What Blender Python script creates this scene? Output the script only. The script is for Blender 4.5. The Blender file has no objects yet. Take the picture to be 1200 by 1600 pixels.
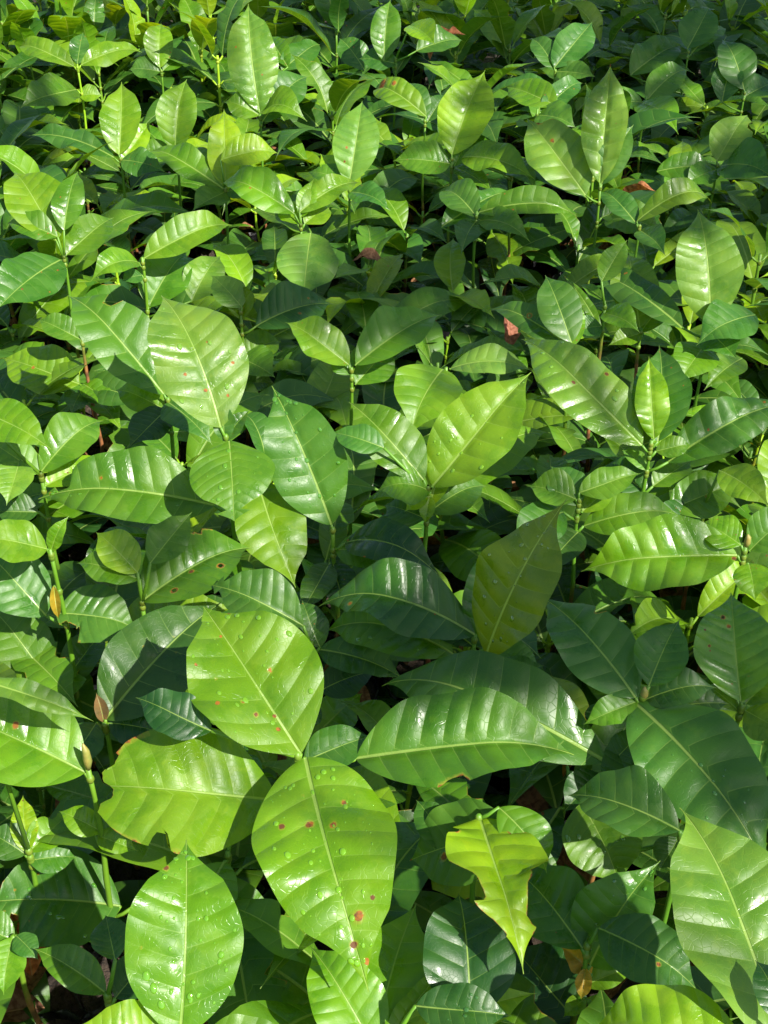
import bpy, bmesh, math, random
from mathutils import Vector, Matrix, noise
R = math.radians
random.seed(11)
C = bpy.context.scene.collection
SC = bpy.context.scene

# ------------------------------------------------------------------ camera
CAM = Vector((0, 0, 1.0)); PITCH = R(35); VF = R(46)
FPX = 800 / math.tan(VF / 2)
cd = bpy.data.cameras.new('camera'); cam = bpy.data.objects.new('camera', cd); C.objects.link(cam)
cd.sensor_fit = 'VERTICAL'; cd.angle = VF; cd.clip_end = 500; cd.clip_start = .02
cam.location = CAM; cam.rotation_euler = (R(90) - PITCH, 0, 0); SC.camera = cam
# ------------------------------------------------------------------ sky + sun
SUN = Vector((0.50, -0.52, 0.70)).normalized()
elev = math.asin(SUN.z)
w = bpy.data.worlds.new('World'); SC.world = w; w.use_nodes = True
nt = w.node_tree; bg = nt.nodes['Background']; sky = nt.nodes.new('ShaderNodeTexSky')
sky.sky_type = 'NISHITA'; sky.sun_disc = False; sky.sun_elevation = elev
sky.sun_rotation = math.atan2(SUN.x, SUN.y)
nt.links.new(sky.outputs[0], bg.inputs[0]); bg.inputs[1].default_value = 0.085
sl = bpy.data.lights.new('sun', 'SUN'); sl.energy = 5.0; sl.angle = R(0.5); sl.color = (1, .955, .86)
so = bpy.data.objects.new('sun', sl); C.objects.link(so)
so.rotation_euler = SUN.to_track_quat('Z', 'Y').to_euler(); so.location = SUN * 12
SC.view_settings.view_transform = 'Standard'; SC.view_settings.look = 'None'
SC.view_settings.exposure = 1.12; SC.view_settings.gamma = 1
SC.cycles.max_bounces = 8; SC.cycles.transparent_max_bounces = 8

# ------------------------------------------------------------------ materials
class NT:
    def __init__(s, name):
        s.m = bpy.data.materials.new(name); s.m.use_nodes = True; s.t = s.m.node_tree
        s.b = s.t.nodes['Principled BSDF']; s.out = s.t.nodes['Material Output']
    def n(s, typ, **k):
        o = s.t.nodes.new(typ)
        for a, b in k.items(): setattr(o, a, b)
        return o
    def l(s, a, b): s.t.links.new(a, b)
    def setin(s, inp, v):
        if hasattr(v, 'links') or isinstance(v, bpy.types.NodeSocket): s.l(v, inp)
        else: inp.default_value = v
    def math(s, op, a, b=None, c=None, clamp=False):
        o = s.n('ShaderNodeMath', operation=op); o.use_clamp = clamp
        s.setin(o.inputs[0], a)
        if b is not None: s.setin(o.inputs[1], b)
        if c is not None: s.setin(o.inputs[2], c)
        return o.outputs[0]
    def ramp(s, v, a, b, lo=0., hi=1.):
        o = s.n('ShaderNodeMapRange'); o.interpolation_type = 'SMOOTHSTEP'
        s.setin(o.inputs[0], v)
        for i, x in zip((1, 2, 3, 4), (a, b, lo, hi)): s.setin(o.inputs[i], x)
        return o.outputs[0]
    def mix(s, f, a, b, mode='MIX'):
        o = s.n('ShaderNodeMix', data_type='RGBA', blend_type=mode)
        s.setin(o.inputs[0], f); s.setin(o.inputs[6], a); s.setin(o.inputs[7], b)
        return o.outputs[2]
    def noise(s, vec, sc, det=3., w=None):
        o = s.n('ShaderNodeTexNoise'); o.inputs['Scale'].default_value = sc; o.inputs['Detail'].default_value = det
        if vec is not None: s.l(vec, o.inputs['Vector'])
        return o.outputs[0]

def leaf_material(name, dead=False):
    N = NT(name)
    uv = N.n('ShaderNodeUVMap', uv_map='leaf').outputs[0]; sp = N.n('ShaderNodeSeparateXYZ'); N.l(uv, sp.inputs[0])
    uv2 = N.n('ShaderNodeUVMap', uv_map='vein').outputs[0]; sp2 = N.n('ShaderNodeSeparateXYZ'); N.l(uv2, sp2.inputs[0])
    U, V = sp.outputs[0], sp.outputs[1]; P, A = sp2.outputs[0], sp2.outputs[1]   # A = |across| in metres / length
    oi = N.n('ShaderNodeObjectInfo'); rnd = oi.outputs['Random']; tint = oi.outputs['Color']
    cmb = N.n('ShaderNodeCombineXYZ')
    N.l(U, cmb.inputs[0]); N.l(V, cmb.inputs[1]); N.l(N.math('MULTIPLY', rnd, 37.), cmb.inputs[2])
    vec = cmb.outputs[0]
    au = N.math('ABSOLUTE', U)
    f = N.math('MULTIPLY', N.math('ABSOLUTE', N.math('SUBTRACT', N.math('FRACT', P), 0.5)), 2.)   # 1 at vein
    wv = N.math('ADD', .93, N.math('MULTIPLY', A, .12))
    vein = N.math('MULTIPLY', N.ramp(f, wv, 1.0), N.ramp(A, .02, .22, 1., .35))
    ribw = N.ramp(V, 0., 1., .011, .0035)
    rib = N.math('SUBTRACT', 1., N.ramp(A, N.math('MULTIPLY', ribw, .5), ribw), clamp=True)
    # fine network of minor veins
    vor = N.n('ShaderNodeTexVoronoi', feature='DISTANCE_TO_EDGE'); N.l(vec, vor.inputs['Vector']); vor.inputs['Scale'].default_value = 34
    net = N.ramp(vor.outputs[0], 0., .06, 1., 0.)
    big = N.noise(vec, 4., 3.); mid = N.noise(vec, 16., 4.)
    base = N.mix(N.ramp(big, .35, .65), tint, N.mix(1., tint, (.68, .80, .82, 1), 'MULTIPLY'))
    base = N.mix(N.math('MULTIPLY', N.ramp(mid, .5, .72), .45), base, N.mix(1., tint, (1.3, 1.12, .7, 1), 'MULTIPLY'))
    base = N.mix(N.math('MULTIPLY', net, .16), base, N.mix(1., tint, (1.5, 1.3, 1.1, 1), 'MULTIPLY'))
    light = N.mix(.8, tint, (.30, .44, .09, 1))
    base = N.mix(N.math('MULTIPLY', vein, .42), base, light)
    base = N.mix(N.math('MULTIPLY', rib, .9), base, light)
    # wet film patches
    wetn = N.noise(vec, 3.1, 5.); wet = N.ramp(N.math('ADD', wetn, N.math('MULTIPLY', rnd, .12)), .60, .64)
    base = N.mix(N.math('MULTIPLY', wet, .30), base, N.mix(1., base, (.55, .75, .5, 1), 'MULTIPLY'))
    # blemishes placed by attribute, plus scattered small ones
    at = N.n('ShaderNodeAttribute', attribute_name='blem').outputs['Fac']
    bn = N.math('ADD', at, N.math('MULTIPLY', N.math('SUBTRACT', N.noise(vec, 28., 4.), .5), 1.5))
    v2 = N.n('ShaderNodeTexVoronoi'); N.l(vec, v2.inputs['Vector']); v2.inputs['Scale'].default_value = 9
    rs = N.n('ShaderNodeSeparateColor'); N.l(v2.outputs['Color'], rs.inputs[0])
    thr = N.ramp(rnd, .55, 1., .0, .13)
    spot = N.math('MULTIPLY', N.ramp(N.math('ADD', v2.outputs['Distance'], N.math('MULTIPLY', N.math('SUBTRACT', N.noise(vec, 30., 2.), .5), .18)), thr, N.math('SUBTRACT', thr, .03)), N.ramp(rs.outputs[0], .55, .6))
    spot = N.math('MULTIPLY', spot, N.ramp(thr, .02, .03))
    halo = N.ramp(bn, -.5, .1); core = N.math('MAXIMUM', N.ramp(bn, .05, .2), spot)
    base = N.mix(N.math('MULTIPLY', halo, .6), base, (.30, .30, .03, 1))
    bcol = N.mix(N.ramp(N.noise(vec, 25., 3.), .4, .6), (.34, .12, .012, 1), (.14, .055, .015, 1))
    base = N.mix(core, base, bcol)
    if dead:
        base = N.mix(N.ramp(mid, .35, .65), N.mix(1., tint, (.5, .4, .35, 1), 'MULTIPLY'), tint)
        base = N.mix(N.math('MULTIPLY', rib, .5), base, (.3, .17, .08, 1))
    N.l(base, N.b.inputs['Base Color'])
    rough = N.ramp(wet, 0., 1., .44, .27)
    rough = N.math('ADD', rough, N.math('MULTIPLY', N.math('SUBTRACT', mid, .5), .2))
    rough = N.math('MAXIMUM', rough, N.math('MULTIPLY', core, .7))
    if dead: rough = .8
    N.setin(N.b.inputs['Roughness'], rough)
    N.b.inputs['Specular IOR Level'].default_value = .52 if not dead else .2
    # relief: lamina bulges between side veins, sunken veins, drops
    size = N.math('MULTIPLY', oi.outputs['Alpha'], .2)
    bulge = N.math('MULTIPLY', N.math('SUBTRACT', 1., N.math('POWER', f, 2.5)), N.ramp(A, .0, .05))
    h = N.math('MULTIPLY', bulge, .0065)
    h = N.math('SUBTRACT', h, N.math('MULTIPLY', rib, .004))
    h = N.math('ADD', h, N.math('MULTIPLY', N.noise(vec, 5.5, 1.), .020))
    h = N.math('SUBTRACT', h, N.math('MULTIPLY', net, .0005))
    h = N.math('MULTIPLY', h, size)
    bp = N.n('ShaderNodeBump'); bp.inputs['Strength'].default_value = .8; bp.inputs['Distance'].default_value = 1.
    N.l(h, bp.inputs['Height']); N.l(bp.outputs[0], N.b.inputs['Normal'])
    tr = N.n('ShaderNodeBsdfTranslucent')
    tc = N.mix(1., base, (2.3, 1.75, .45, 1), 'MULTIPLY')
    N.l(tc, tr.inputs[0]); N.l(bp.outputs[0], tr.inputs[1])
    ms = N.n('ShaderNodeMixShader'); ms.inputs[0].default_value = .39 if not dead else .12
    N.l(N.b.outputs[0], ms.inputs[1]); N.l(tr.outputs[0], ms.inputs[2]); N.l(ms.outputs[0], N.out.inputs[0])
    return N.m
M_LEAF = leaf_material('leaf_green'); M_DEAD = leaf_material('leaf_dead', True)

def simple(name, c1, c2, sc, rough, bump=0., spec=.5):
    N = NT(name); tc = N.n('ShaderNodeTexCoord').outputs['Object']
    nn = N.noise(tc, sc, 6.)
    N.l(N.mix(N.ramp(nn, .35, .65), c1, c2), N.b.inputs['Base Color'])
    N.b.inputs['Roughness'].default_value = rough; N.b.inputs['Specular IOR Level'].default_value = spec
    if bump:
        b = N.n('ShaderNodeBump'); b.inputs['Distance'].default_value = bump; N.l(N.noise(tc, sc * 2.5, 6.), b.inputs['Height'])
        N.l(b.outputs[0], N.b.inputs['Normal'])
    return N.m
M_SOIL = simple('soil', (.020, .013, .009, 1), (.055, .036, .024, 1), 60, .95, .012)
M_GROUND = simple('ground', (.018, .013, .010, 1), (.05, .036, .026, 1), 25, .95, .02)
M_BAG = simple('black_polythene', (.006, .006, .007, 1), (.014, .014, .016, 1), 30, .32, .006)
M_STONE = simple('stone', (.22, .20, .19, 1), (.42, .38, .35, 1), 40, .9, .01)
M_BARK = simple('tree_bark', (.06, .045, .03, 1), (.15, .12, .09, 1), 8, .9, .03)
M_BUD = simple('young_bud', (.16, .20, .04, 1), (.30, .22, .05, 1), 60, .5, .001)
def stem_material():
    N = NT('stem'); oi = N.n('ShaderNodeObjectInfo'); tint = oi.outputs['Color']
    at = N.n('ShaderNodeAttribute', attribute_name='wood').outputs['Fac']
    tc = N.n('ShaderNodeTexCoord').outputs['Object']
    woody = N.mix(N.ramp(N.noise(tc, 90., 4.), .35, .65), (.10, .045, .02, 1), (.30, .12, .045, 1))
    N.l(N.mix(at, tint, woody), N.b.inputs['Base Color']); N.b.inputs['Roughness'].default_value = .5
    return N.m
M_STEM = stem_material()
def drop_material():
    N = NT('water'); oi = N.n('ShaderNodeObjectInfo')
    N.l(N.mix(1., oi.outputs['Color'], (.75, .85, .7, 1), 'MULTIPLY'), N.b.inputs['Base Color']); N.b.inputs['Roughness'].default_value = .03
    N.b.inputs['IOR'].default_value = 1.5; N.b.inputs['Coat Weight'].default_value = 1.; N.b.inputs['Coat Roughness'].default_value = .02
    return N.m
M_DROP = drop_material()

# ------------------------------------------------------------------ builders
def link(name, me, parent=None, mat=None):
    o = bpy.data.objects.new(name, me); C.objects.link(o)
    if mat is not None and me is not None and not me.materials: me.materials.append(mat)
    if parent: o.parent = parent
    return o

def smooth(me):
    me.polygons.foreach_set('use_smooth', [True] * len(me.polygons))

def leaf_geo(ratio, nv=22, nu=5, arch=.08, droop=.0, fold=.10, curl=.0, wave=.015, quilt=.006, nveins=8, wide=.0,
             tipw=.10, bites=(), holes=(), spots=(), cut=1., twist=0., seed=0, bend=0., name='leaf'):
    """leaf blade of unit length along +Y, upper face +Z.  ratio = full width / length"""
    rg = random.Random(seed); ph = [rg.uniform(0, 6.28) for _ in range(8)]; hw = ratio / 2
    def prof(v, s):
        t = v ** (.80 - wide)
        x = max(0., math.sin(math.pi * min(1., t))) ** .88 * .99
        if v > .76: x *= max(0., 1 - (v - .76) / .24) ** .8
        if v > .90: x = max(x, tipw * ((1 - v) / .10) ** 1.2 * .9)
        x *= 1 + .035 * math.sin(5 * v + ph[2 + s]) + .018 * math.sin(17 * v + ph[4 + s])
        for (bs, bv, bd, bw) in bites:
            if bs == s:
                q = (v - bv) / bw
                j = .22 * math.sin(61 * v + ph[0]) + .15 * math.sin(113 * v + ph[1])
                if abs(q) < 1.25: x *= 1 - bd * max(0, min(1, (1.1 - q * q + j) * 1.5))
        return max(x, .012)
    def pos(u, v):
        s = 0 if u < 0 else 1; a = abs(u); pw = prof(v * cut, s) * hw; x = u * pw
        if cut < 1: v = v * (1 + .04 * math.sin(6 * u + ph[0]) + .008 * math.sin(19 * u + ph[1]))
        y = v; d = a * pw
        z = arch * 4 * v * (1 - v) - droop * (v ** 3 - v) * 0
        z += fold * d - curl * d * d / hw
        phs = nveins * (v * 1.05 - ratio * pw * (.36 * a + .26 * a * a) + .012 * math.sin(9 * v + ph[3])) + (0 if s else .45)
        fr = abs((phs % 1) - .5) * 2
        z += quilt * (1 - fr ** 2.2) * min(1, a * 4) * min(1, (1 - a) * 3 + .35) * math.sin(math.pi * min(1, max(0, v))) ** .5
        z += wave * a * a * (math.sin(8.5 * v + ph[6] + 1.7 * s) + .6 * math.sin(17 * v + ph[7])) * math.sin(math.pi * min(1, v))
        z -= droop * v * v * 0
        if twist:
            an = twist * (v - .0); xx = x * math.cos(an) - z * math.sin(an); z = x * math.sin(an) + z * math.cos(an) if 0 else z + x * math.sin(an); x = xx if 0 else x * math.cos(an)
        x += bend * 4 * v * (1 - v)
        if droop:  # tip curls down past the middle, chord kept
            z -= droop * (max(0, v - .55) ** 2) * 3; z += droop * (.45 ** 2) * 3 * v
        return Vector((x, y, z)), phs, d
    cols = 2 * nu + 1
    us = [(-1 + 2 * i / (cols - 1)) for i in range(cols)]
    us = [math.copysign(abs(u) ** .92, u) if u else 0. for u in us]
    verts, data = [], []
    for j in range(nv + 1):
        v = .5 - .5 * math.cos(math.pi * j / nv); v = v * .4 + (j / nv) * .6
        for u in us:
            p, phs, d = pos(u, v)
            verts.append(p); data.append((u, v, phs, d))
    hold = set()
    for (hu, hv, hr) in holes:
        c, _, _ = pos(hu, hv)
        for i, p in enumerate(verts):
            dx, dy = p.x - c.x, p.y - c.y; dd = math.hypot(dx, dy)
            if dd < hr * .999:
                hold.add(i)
    faces = []
    for j in range(nv):
        for i in range(cols - 1):
            q = (j * cols + i, j * cols + i + 1, (j + 1) * cols + i + 1, (j + 1) * cols + i)
            if hold and all(k in hold for k in q): continue
            if hold and sum(k in hold for k in q) >= 3: continue
            faces.append(q)
    for (hu, hv, hr) in holes:     # round the rim
        c, _, _ = pos(hu, hv)
        for i in list(hold):
            p = verts[i]; dx, dy = p.x - c.x, p.y - c.y; dd = math.hypot(dx, dy)
            if 1e-6 < dd < hr: p.x = c.x + dx / dd * hr; p.y = c.y + dy / dd * hr
    me = bpy.data.meshes.new(name); me.from_pydata(verts, [], faces); me.update()
    l1 = me.uv_layers.new(name='leaf'); l2 = me.uv_layers.new(name='vein')
    a1, a2 = [], []
    for lp in me.loops:
        u, v, phs, d = data[lp.vertex_index]
        p = verts[lp.vertex_index]; a1 += [math.copysign(d, u), v]; a2 += [phs, d]
    l1.data.foreach_set('uv', a1); l2.data.foreach_set('uv', a2)
    at = me.attributes.new('blem', 'FLOAT', 'POINT'); vals = []
    for i, p in enumerate(verts):
        b = -2.
        for (su, sv, sr) in spots:
            c = Vector((su * hw, sv * 1.0, 0)); dd = math.hypot(p.x - c.x, p.y - c.y); b = max(b, 1 - dd / (sr * .72))
        for (bs, bv, bd, bw) in bites:
            u, v, _, _ = data[i]
            if bd > .15 and (u < 0) == (bs == 0) and abs(u) > .9 and abs(v - bv) < bw * 1.3: b = max(b, min(.2, (abs(u) - .96) * 6))
        if cut < 1 and data[i][1] > .99: b = max(b, .12)
        if holes:
            for (hu, hv, hr) in holes:
                c, _, _ = pos(hu, hv); dd = math.hypot(p.x - c.x, p.y - c.y)
                b = max(b, .55 - (dd - hr) / .02)
        vals.append(b)
    at.data.foreach_set('value', vals)
    smooth(me); me.materials.append(M_LEAF)
    me['ratio'] = ratio
    return me, pos

def tube(bm, pts, rad, n=7, wood=None, layer=None):
    rings = []
    for i, p in enumerate(pts):
        p = Vector(p); a = Vector(pts[max(i - 1, 0)]); b = Vector(pts[min(i + 1, len(pts) - 1)])
        t = (b - a).normalized(); s = t.cross(Vector((.31, .2, .9) if abs(t.z) < .9 else (1, .1, 0))).normalized(); q = t.cross(s)
        ring = [bm.verts.new(p + (s * math.cos(6.2832 * k / n) + q * math.sin(6.2832 * k / n)) * rad[i]) for k in range(n)]
        if layer is not None:
            for vv in ring: vv[layer] = wood[i] if wood else 0.
        rings.append(ring)
    for r0, r1 in zip(rings, rings[1:]):
        for k in range(n): bm.faces.new((r0[k], r0[(k + 1) % n], r1[(k + 1) % n], r1[k]))
    bm.faces.new(rings[0][::-1]); bm.faces.new(rings[-1])

BAG_H = .115
def stem_mesh(top, petioles, woodh=.20, lean=(0, 0), r0=.0025, r1=.0017):
    """stem from soil to top (local coords) with short leaf stalks"""
    bm = bmesh.new(); ly = bm.verts.layers.float.new('wood'); top = Vector(top)
    n = 9; pts, rad, wd = [], [], []
    b = Vector((top.x * .0 + lean[0], lean[1], BAG_H - .01))
    for i in range(n + 1):
        t = i / n; p = b.lerp(top, t); p.x += .005 * math.sin(3.1 * t * 2 + top.z * 90) * (1 - t) * 1.2; p.y += .004 * math.sin(7 * t + 1) * (1 - t)
        pts.append(p); rad.append((r0 + (r1 - r0) * t) * (1.18 if i % 2 else 1.)); wd.append(1. if p.z < woodh else max(0., 1 - (p.z - woodh) / .03))
    tube(bm, pts, rad, 8, wd, ly)
    def at(z):
        for a, c in zip(pts, pts[1:]):
            if a.z <= z <= c.z: return a.lerp(c, (z - a.z) / max(1e-6, c.z - a.z))
        return pts[-1].copy() if z > pts[-1].z else pts[0].copy()
    for q in petioles:
        q = Vector(q); a = at(q.z - .006 - .3 * (q - at(q.z)).length)
        tube(bm, [a - Vector((0, 0, .004)), a - Vector((0, 0, .001)), a + Vector((0, 0, .0015)), a + Vector((0, 0, .004))], [.0016, .0029, .0029, .0015], 8, [0, .25, .25, 0], ly)
        m = a.lerp(q, .5); m.z -= .0015
        tube(bm, [a, m, q], [.0019, .0016, .0014], 6, [0, 0, 0], ly)
    me = bpy.data.meshes.new('stem'); bm.to_mesh(me); bm.free(); smooth(me); me.materials.append(M_STEM)
    return me

def bag_mesh(seed):
    rg = random.Random(seed); bm = bmesh.new(); n = 26; rings = []
    for (z, r) in ((.0, .036), (.004, .041), (.03, .043), (.06, .042), (.09, .043), (.112, .042), (.122, .044), (.121, .0428), (.105, .041)):
        ring = []
        for k in range(n):
            a = 6.2832 * k / n; rr = r * (1 + .035 * math.sin(3 * a + seed + 20 * z) + .03 * math.sin(7 * a + seed * 2 - 60 * z) + rg.uniform(-.012, .012))
            ring.append(bm.verts.new((rr * math.cos(a), rr * math.sin(a), z + (rg.uniform(-.004, .004) if z > .11 else 0))))
        rings.append(ring)
    for r0, r1 in zip(rings, rings[1:]):
        for k in range(n): bm.faces.new((r0[k], r0[(k + 1) % n], r1[(k + 1) % n], r1[k]))
    bm.faces.new(rings[0][::-1])
    me = bpy.data.meshes.new('nursery_bag'); bm.to_mesh(me); bm.free(); smooth(me); me.materials.append(M_BAG); return me
def soil_mesh(seed):
    rg = random.Random(seed); bm = bmesh.new(); c = bm.verts.new((0, 0, BAG_H)); prev = None; rings = []
    for r in (.012, .022, .032, .0405):
        rings.append([bm.verts.new((r * math.cos(6.2832 * k / 16), r * math.sin(6.2832 * k / 16), BAG_H - .004 + rg.uniform(-.003, .004))) for k in range(16)])
    for k in range(16): bm.faces.new((c, rings[0][k], rings[0][(k + 1) % 16]))
    for r0, r1 in zip(rings, rings[1:]):
        for k in range(16): bm.faces.new((r0[k], r1[k], r1[(k + 1) % 16], r0[(k + 1) % 16]))
    me = bpy.data.meshes.new('soil'); bm.to_mesh(me); bm.free(); smooth(me); me.materials.append(M_SOIL); return me
BAGS = [bag_mesh(i) for i in range(5)]; SOILS = [soil_mesh(i) for i in range(4)]

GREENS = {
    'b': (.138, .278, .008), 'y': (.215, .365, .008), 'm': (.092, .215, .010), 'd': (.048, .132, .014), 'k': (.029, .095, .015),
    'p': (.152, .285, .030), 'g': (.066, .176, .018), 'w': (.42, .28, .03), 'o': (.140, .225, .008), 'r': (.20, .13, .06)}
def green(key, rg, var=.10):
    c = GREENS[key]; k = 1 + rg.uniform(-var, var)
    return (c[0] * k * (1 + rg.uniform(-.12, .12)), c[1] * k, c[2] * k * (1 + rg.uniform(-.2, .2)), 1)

def tagit(o, label, cat, group=None, kind=None):
    if label: o['label'] = label
    if cat: o['category'] = cat
    if group: o['group'] = group
    if kind: o['kind'] = kind

# ------------------------------------------------------------------ pixel <-> world
Fv = Vector((0, math.cos(PITCH), -math.sin(PITCH))); Uv = Vector((0, math.sin(PITCH), math.cos(PITCH))); Rv = Vector((1, 0, 0))
def ray(px, py): return (Fv + Rv * ((px - 600) / FPX) + Uv * ((800 - py) / FPX))
def at_h(px, py, h): d = ray(px, py); return CAM + d * ((h - CAM.z) / d.z)
def at_y(px, py, Y): d = ray(px, py); return CAM + d * (Y / d.y)
def leaf_frame(b, bpx, tpx, e):
    F = (b - CAM).normalized(); Rr = F.cross(Vector((0, 0, 1))).normalized(); U = Rr.cross(F)
    depth = (b - CAM).dot(Fv); dx, dy = tpx[0] - bpx[0], bpx[1] - tpx[1]; L = math.hypot(dx, dy); dx /= L; dy /= L
    best = None
    for k in range(-130, 131):
        f = k / 100; g = (dy * U.z + f * F.z) / math.sqrt(1 + f * f) - math.sin(R(e)); sc = abs(g) + .015 * abs(f)
        if best is None or sc < best[0]: best = (sc, f)
    f = best[1]; La = L / FPX * depth * .97
    tip0 = b + (Rr * dx + U * dy + F * f) * La
    d = ray(*tpx); tip = CAM + d * ((tip0 - CAM).dot(Fv))
    return tip

WARN = []
def hero_leaf(plant, origin, Y, bx, by, tx, ty, wpx, e, col, rg, face=.5, roll=0., drops=0, **kw):
    b = at_y(bx, by, Y); tip = leaf_frame(b, (bx, by), (tx, ty), e); m = tip - b; L = m.length; m.normalize()
    mid = (b + tip) / 2; V = (CAM - mid).normalized(); ref = (Vector((0, 0, 1)) * (1 - face) + V * face)
    n = (ref - m * ref.dot(m)).normalized(); s = m.cross(n).normalized()
    if roll: q = Matrix.Rotation(R(roll), 3, m); n = q @ n; s = q @ s
    # visible share of a metre laid across the blade
    Fd = -V; img = (m - Fd * m.dot(Fd)); img.normalize(); perp = Fd.cross(img).normalized()
    vis = max(abs(s.dot(perp)), .35)
    depth = (mid - CAM).dot(Fv); W = wpx / FPX * depth / vis; ratio = max(.16, min(.92, W / L))
    if not .045 < L < .26: WARN.append('L=%.2f at %d,%d' % (L, bx, by))
    big = math.hypot(tx - bx, ty - by) > 120
    res = dict(nv=56, nu=11) if math.hypot(tx - bx, ty - by) > 200 else dict(nv=36, nu=7) if big else dict(nv=24, nu=6)
    if kw.get('holes') or kw.get('spots'): res = dict(nv=84, nu=20)
    kw.setdefault('bend', rg.uniform(-.03, .03)); kw.setdefault('arch', rg.uniform(.03, .10)); kw.setdefault('fold', rg.uniform(.15, .45)); kw.setdefault('curl', rg.uniform(0, .12)); kw.setdefault('twist', rg.uniform(-.25, .25)); kw.setdefault('nveins', rg.choice((7, 8, 9))); kw['quilt'] = kw.get('quilt', rg.uniform(.006, .012)) * .8
    kw.setdefault('wave', rg.uniform(.02, .045)); kw.setdefault('droop', rg.uniform(0, .3))
    me, pos = leaf_geo(ratio, seed=rg.random() * 1e6, **res, **kw)
    o = link('leaf', me, plant); M = Matrix((s, m, n)).transposed().to_4x4() @ Matrix.Scale(L, 4); M.translation = b - origin
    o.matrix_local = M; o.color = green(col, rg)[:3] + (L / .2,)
    if drops:
        bm = bmesh.new()
        for _ in range(drops):
            u, v = rg.uniform(-.85, .85), rg.uniform(.1, .92); p, _, _ = pos(u, v); pu, _, _ = pos(u + .03, v); pv, _, _ = pos(u, v + .02)
            nn = (pu - p).cross(pv - p).normalized(); r = (rg.random() ** 3 * .0019 + .0005) / L
            t1 = (pv - p).normalized(); t2 = nn.cross(t1); st = rg.uniform(1, 1.5); rows = []
            for a in range(5):
                th = a / 4 * math.pi / 2
                if a == 4: rows.append([bm.verts.new(p + nn * r * .42)])
                else: rows.append([bm.verts.new(p + (t1 * math.cos(6.2832 * k / 12) * st + t2 * math.sin(6.2832 * k / 12)) * r * math.cos(th) + nn * (r * .42 * math.sin(th) - (.12 * r if a == 0 else 0))) for k in range(12)])
            for r0, r1 in zip(rows, rows[1:]):
                for k in range(12):
                    if len(r1) == 1: bm.faces.new((r0[k], r0[(k + 1) % 12], r1[0]))
                    else: bm.faces.new((r0[k], r0[(k + 1) % 12], r1[(k + 1) % 12], r1[k]))
            bm.faces.new(rows[0][::-1])
        dm = bpy.data.meshes.new('water_drops'); bm.to_mesh(dm); bm.free(); smooth(dm)
        d = link('water_drops', dm, o, M_DROP); d['kind'] = 'stuff'; d.color = o.color
    return b - origin, o

HERO_XY = []; NICK = []
NICKS = '''rust-spotted drooping leaf|broad dripping upright leaf|closed brown bud|curled orange withered leaf|large dull upright leaf|chewed leaf full of holes|round wet leaf|tall drop-beaded leaf|rounded ribbed leaves|two arched overlapping leaves|long arched shaded leaf|see-through leaf|pale papery bud|reddened leaf tip|sun-tipped dark leaf|broad leaf with a sunlit edge|crumpled yellow leaf|torn twisted leaf|pale front upright leaves|dark corner leaves|low leaf at the left edge|small bright left-edge leaf|bright leaf leaning right|bare green stem|v-shaped pair of leaves|small yellow-green upright leaf|withered brown tip|leaf pierced by holes|wide shaded leaves|red-blotched leaves|glaring pale leaf|rust-spotted leaf above a red stem|notched leaf|long pointed arching leaf|bright broad leaf on the left|twisted yellow leaf|hanging pale leaf|pale upright leaf|bright ribbed upright leaf|tall glossy ribbed leaf|sharp glossy folded leaf|heart-shaped leaf|bright yellow-green leaves|brown-tipped tall leaf|large glossy ribbed leaf|bright leaf behind the long dark one|thin green-to-red stem|bluish upright leaf|drooping yellowish leaf|two long dark leaves|smooth drooping leaf|scorched orange patch|wing-like pair of leaves|small rounded ribbed leaf|round dark ribbed leaf|blunt dark leaves|squarish torn leaf|fanned bluish leaf|flat ribbed leaves|level pale leaves|dark smooth leaves|upright dark leaf at the top'''.split('|')
def hero(ax, ay, h, label, leaves, stemc='m', woodh=.2, bud=None, group=None):
    rg = random.Random(int(ax * 31 + ay * 7)); top = at_h(ax, ay, h); origin = Vector((top.x, top.y, 0)); HERO_XY.append((top.x, top.y)); NICK.append(NICKS[len(NICK)] if len(NICK) < len(NICKS) else 'low corner leaf')
    p = bpy.data.objects.new('potted_seedling', None); C.objects.link(p); p.location = origin; p.empty_display_size = .05
    tagit(p, label, 'seedling', group or 'tall seedlings')
    bases = []
    for lf in leaves:
        a = list(lf[:7]); kw = dict(lf[7]) if len(lf) > 7 else {}
        lab = kw.pop('label', None)
        bl, o = hero_leaf(p, origin, top.y, *a, rg, **kw); bases.append(bl)
        if lab: o['label'] = lab
    top = Vector((0, 0, h))
    st = link('stem', stem_mesh(top, bases, woodh), p); st.color = green(stemc, rg)
    bg_ = link('nursery_bag', rg.choice(BAGS), p); bg_.rotation_euler.z = rg.uniform(0, 6); link('soil', rg.choice(SOILS), bg_)
    if bud:
        bm = bmesh.new(); tube(bm, [(0, 0, h - .002), (.001, 0, h + bud * .3), (.001, 0, h + bud * .7), (0, 0, h + bud)], [.0018, .0032, .0026, .0005], 8)
        me = bpy.data.meshes.new('bud'); bm.to_mesh(me); bm.free(); smooth(me); link('bud', me, p, M_BUD)
    return p
D = dict
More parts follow.
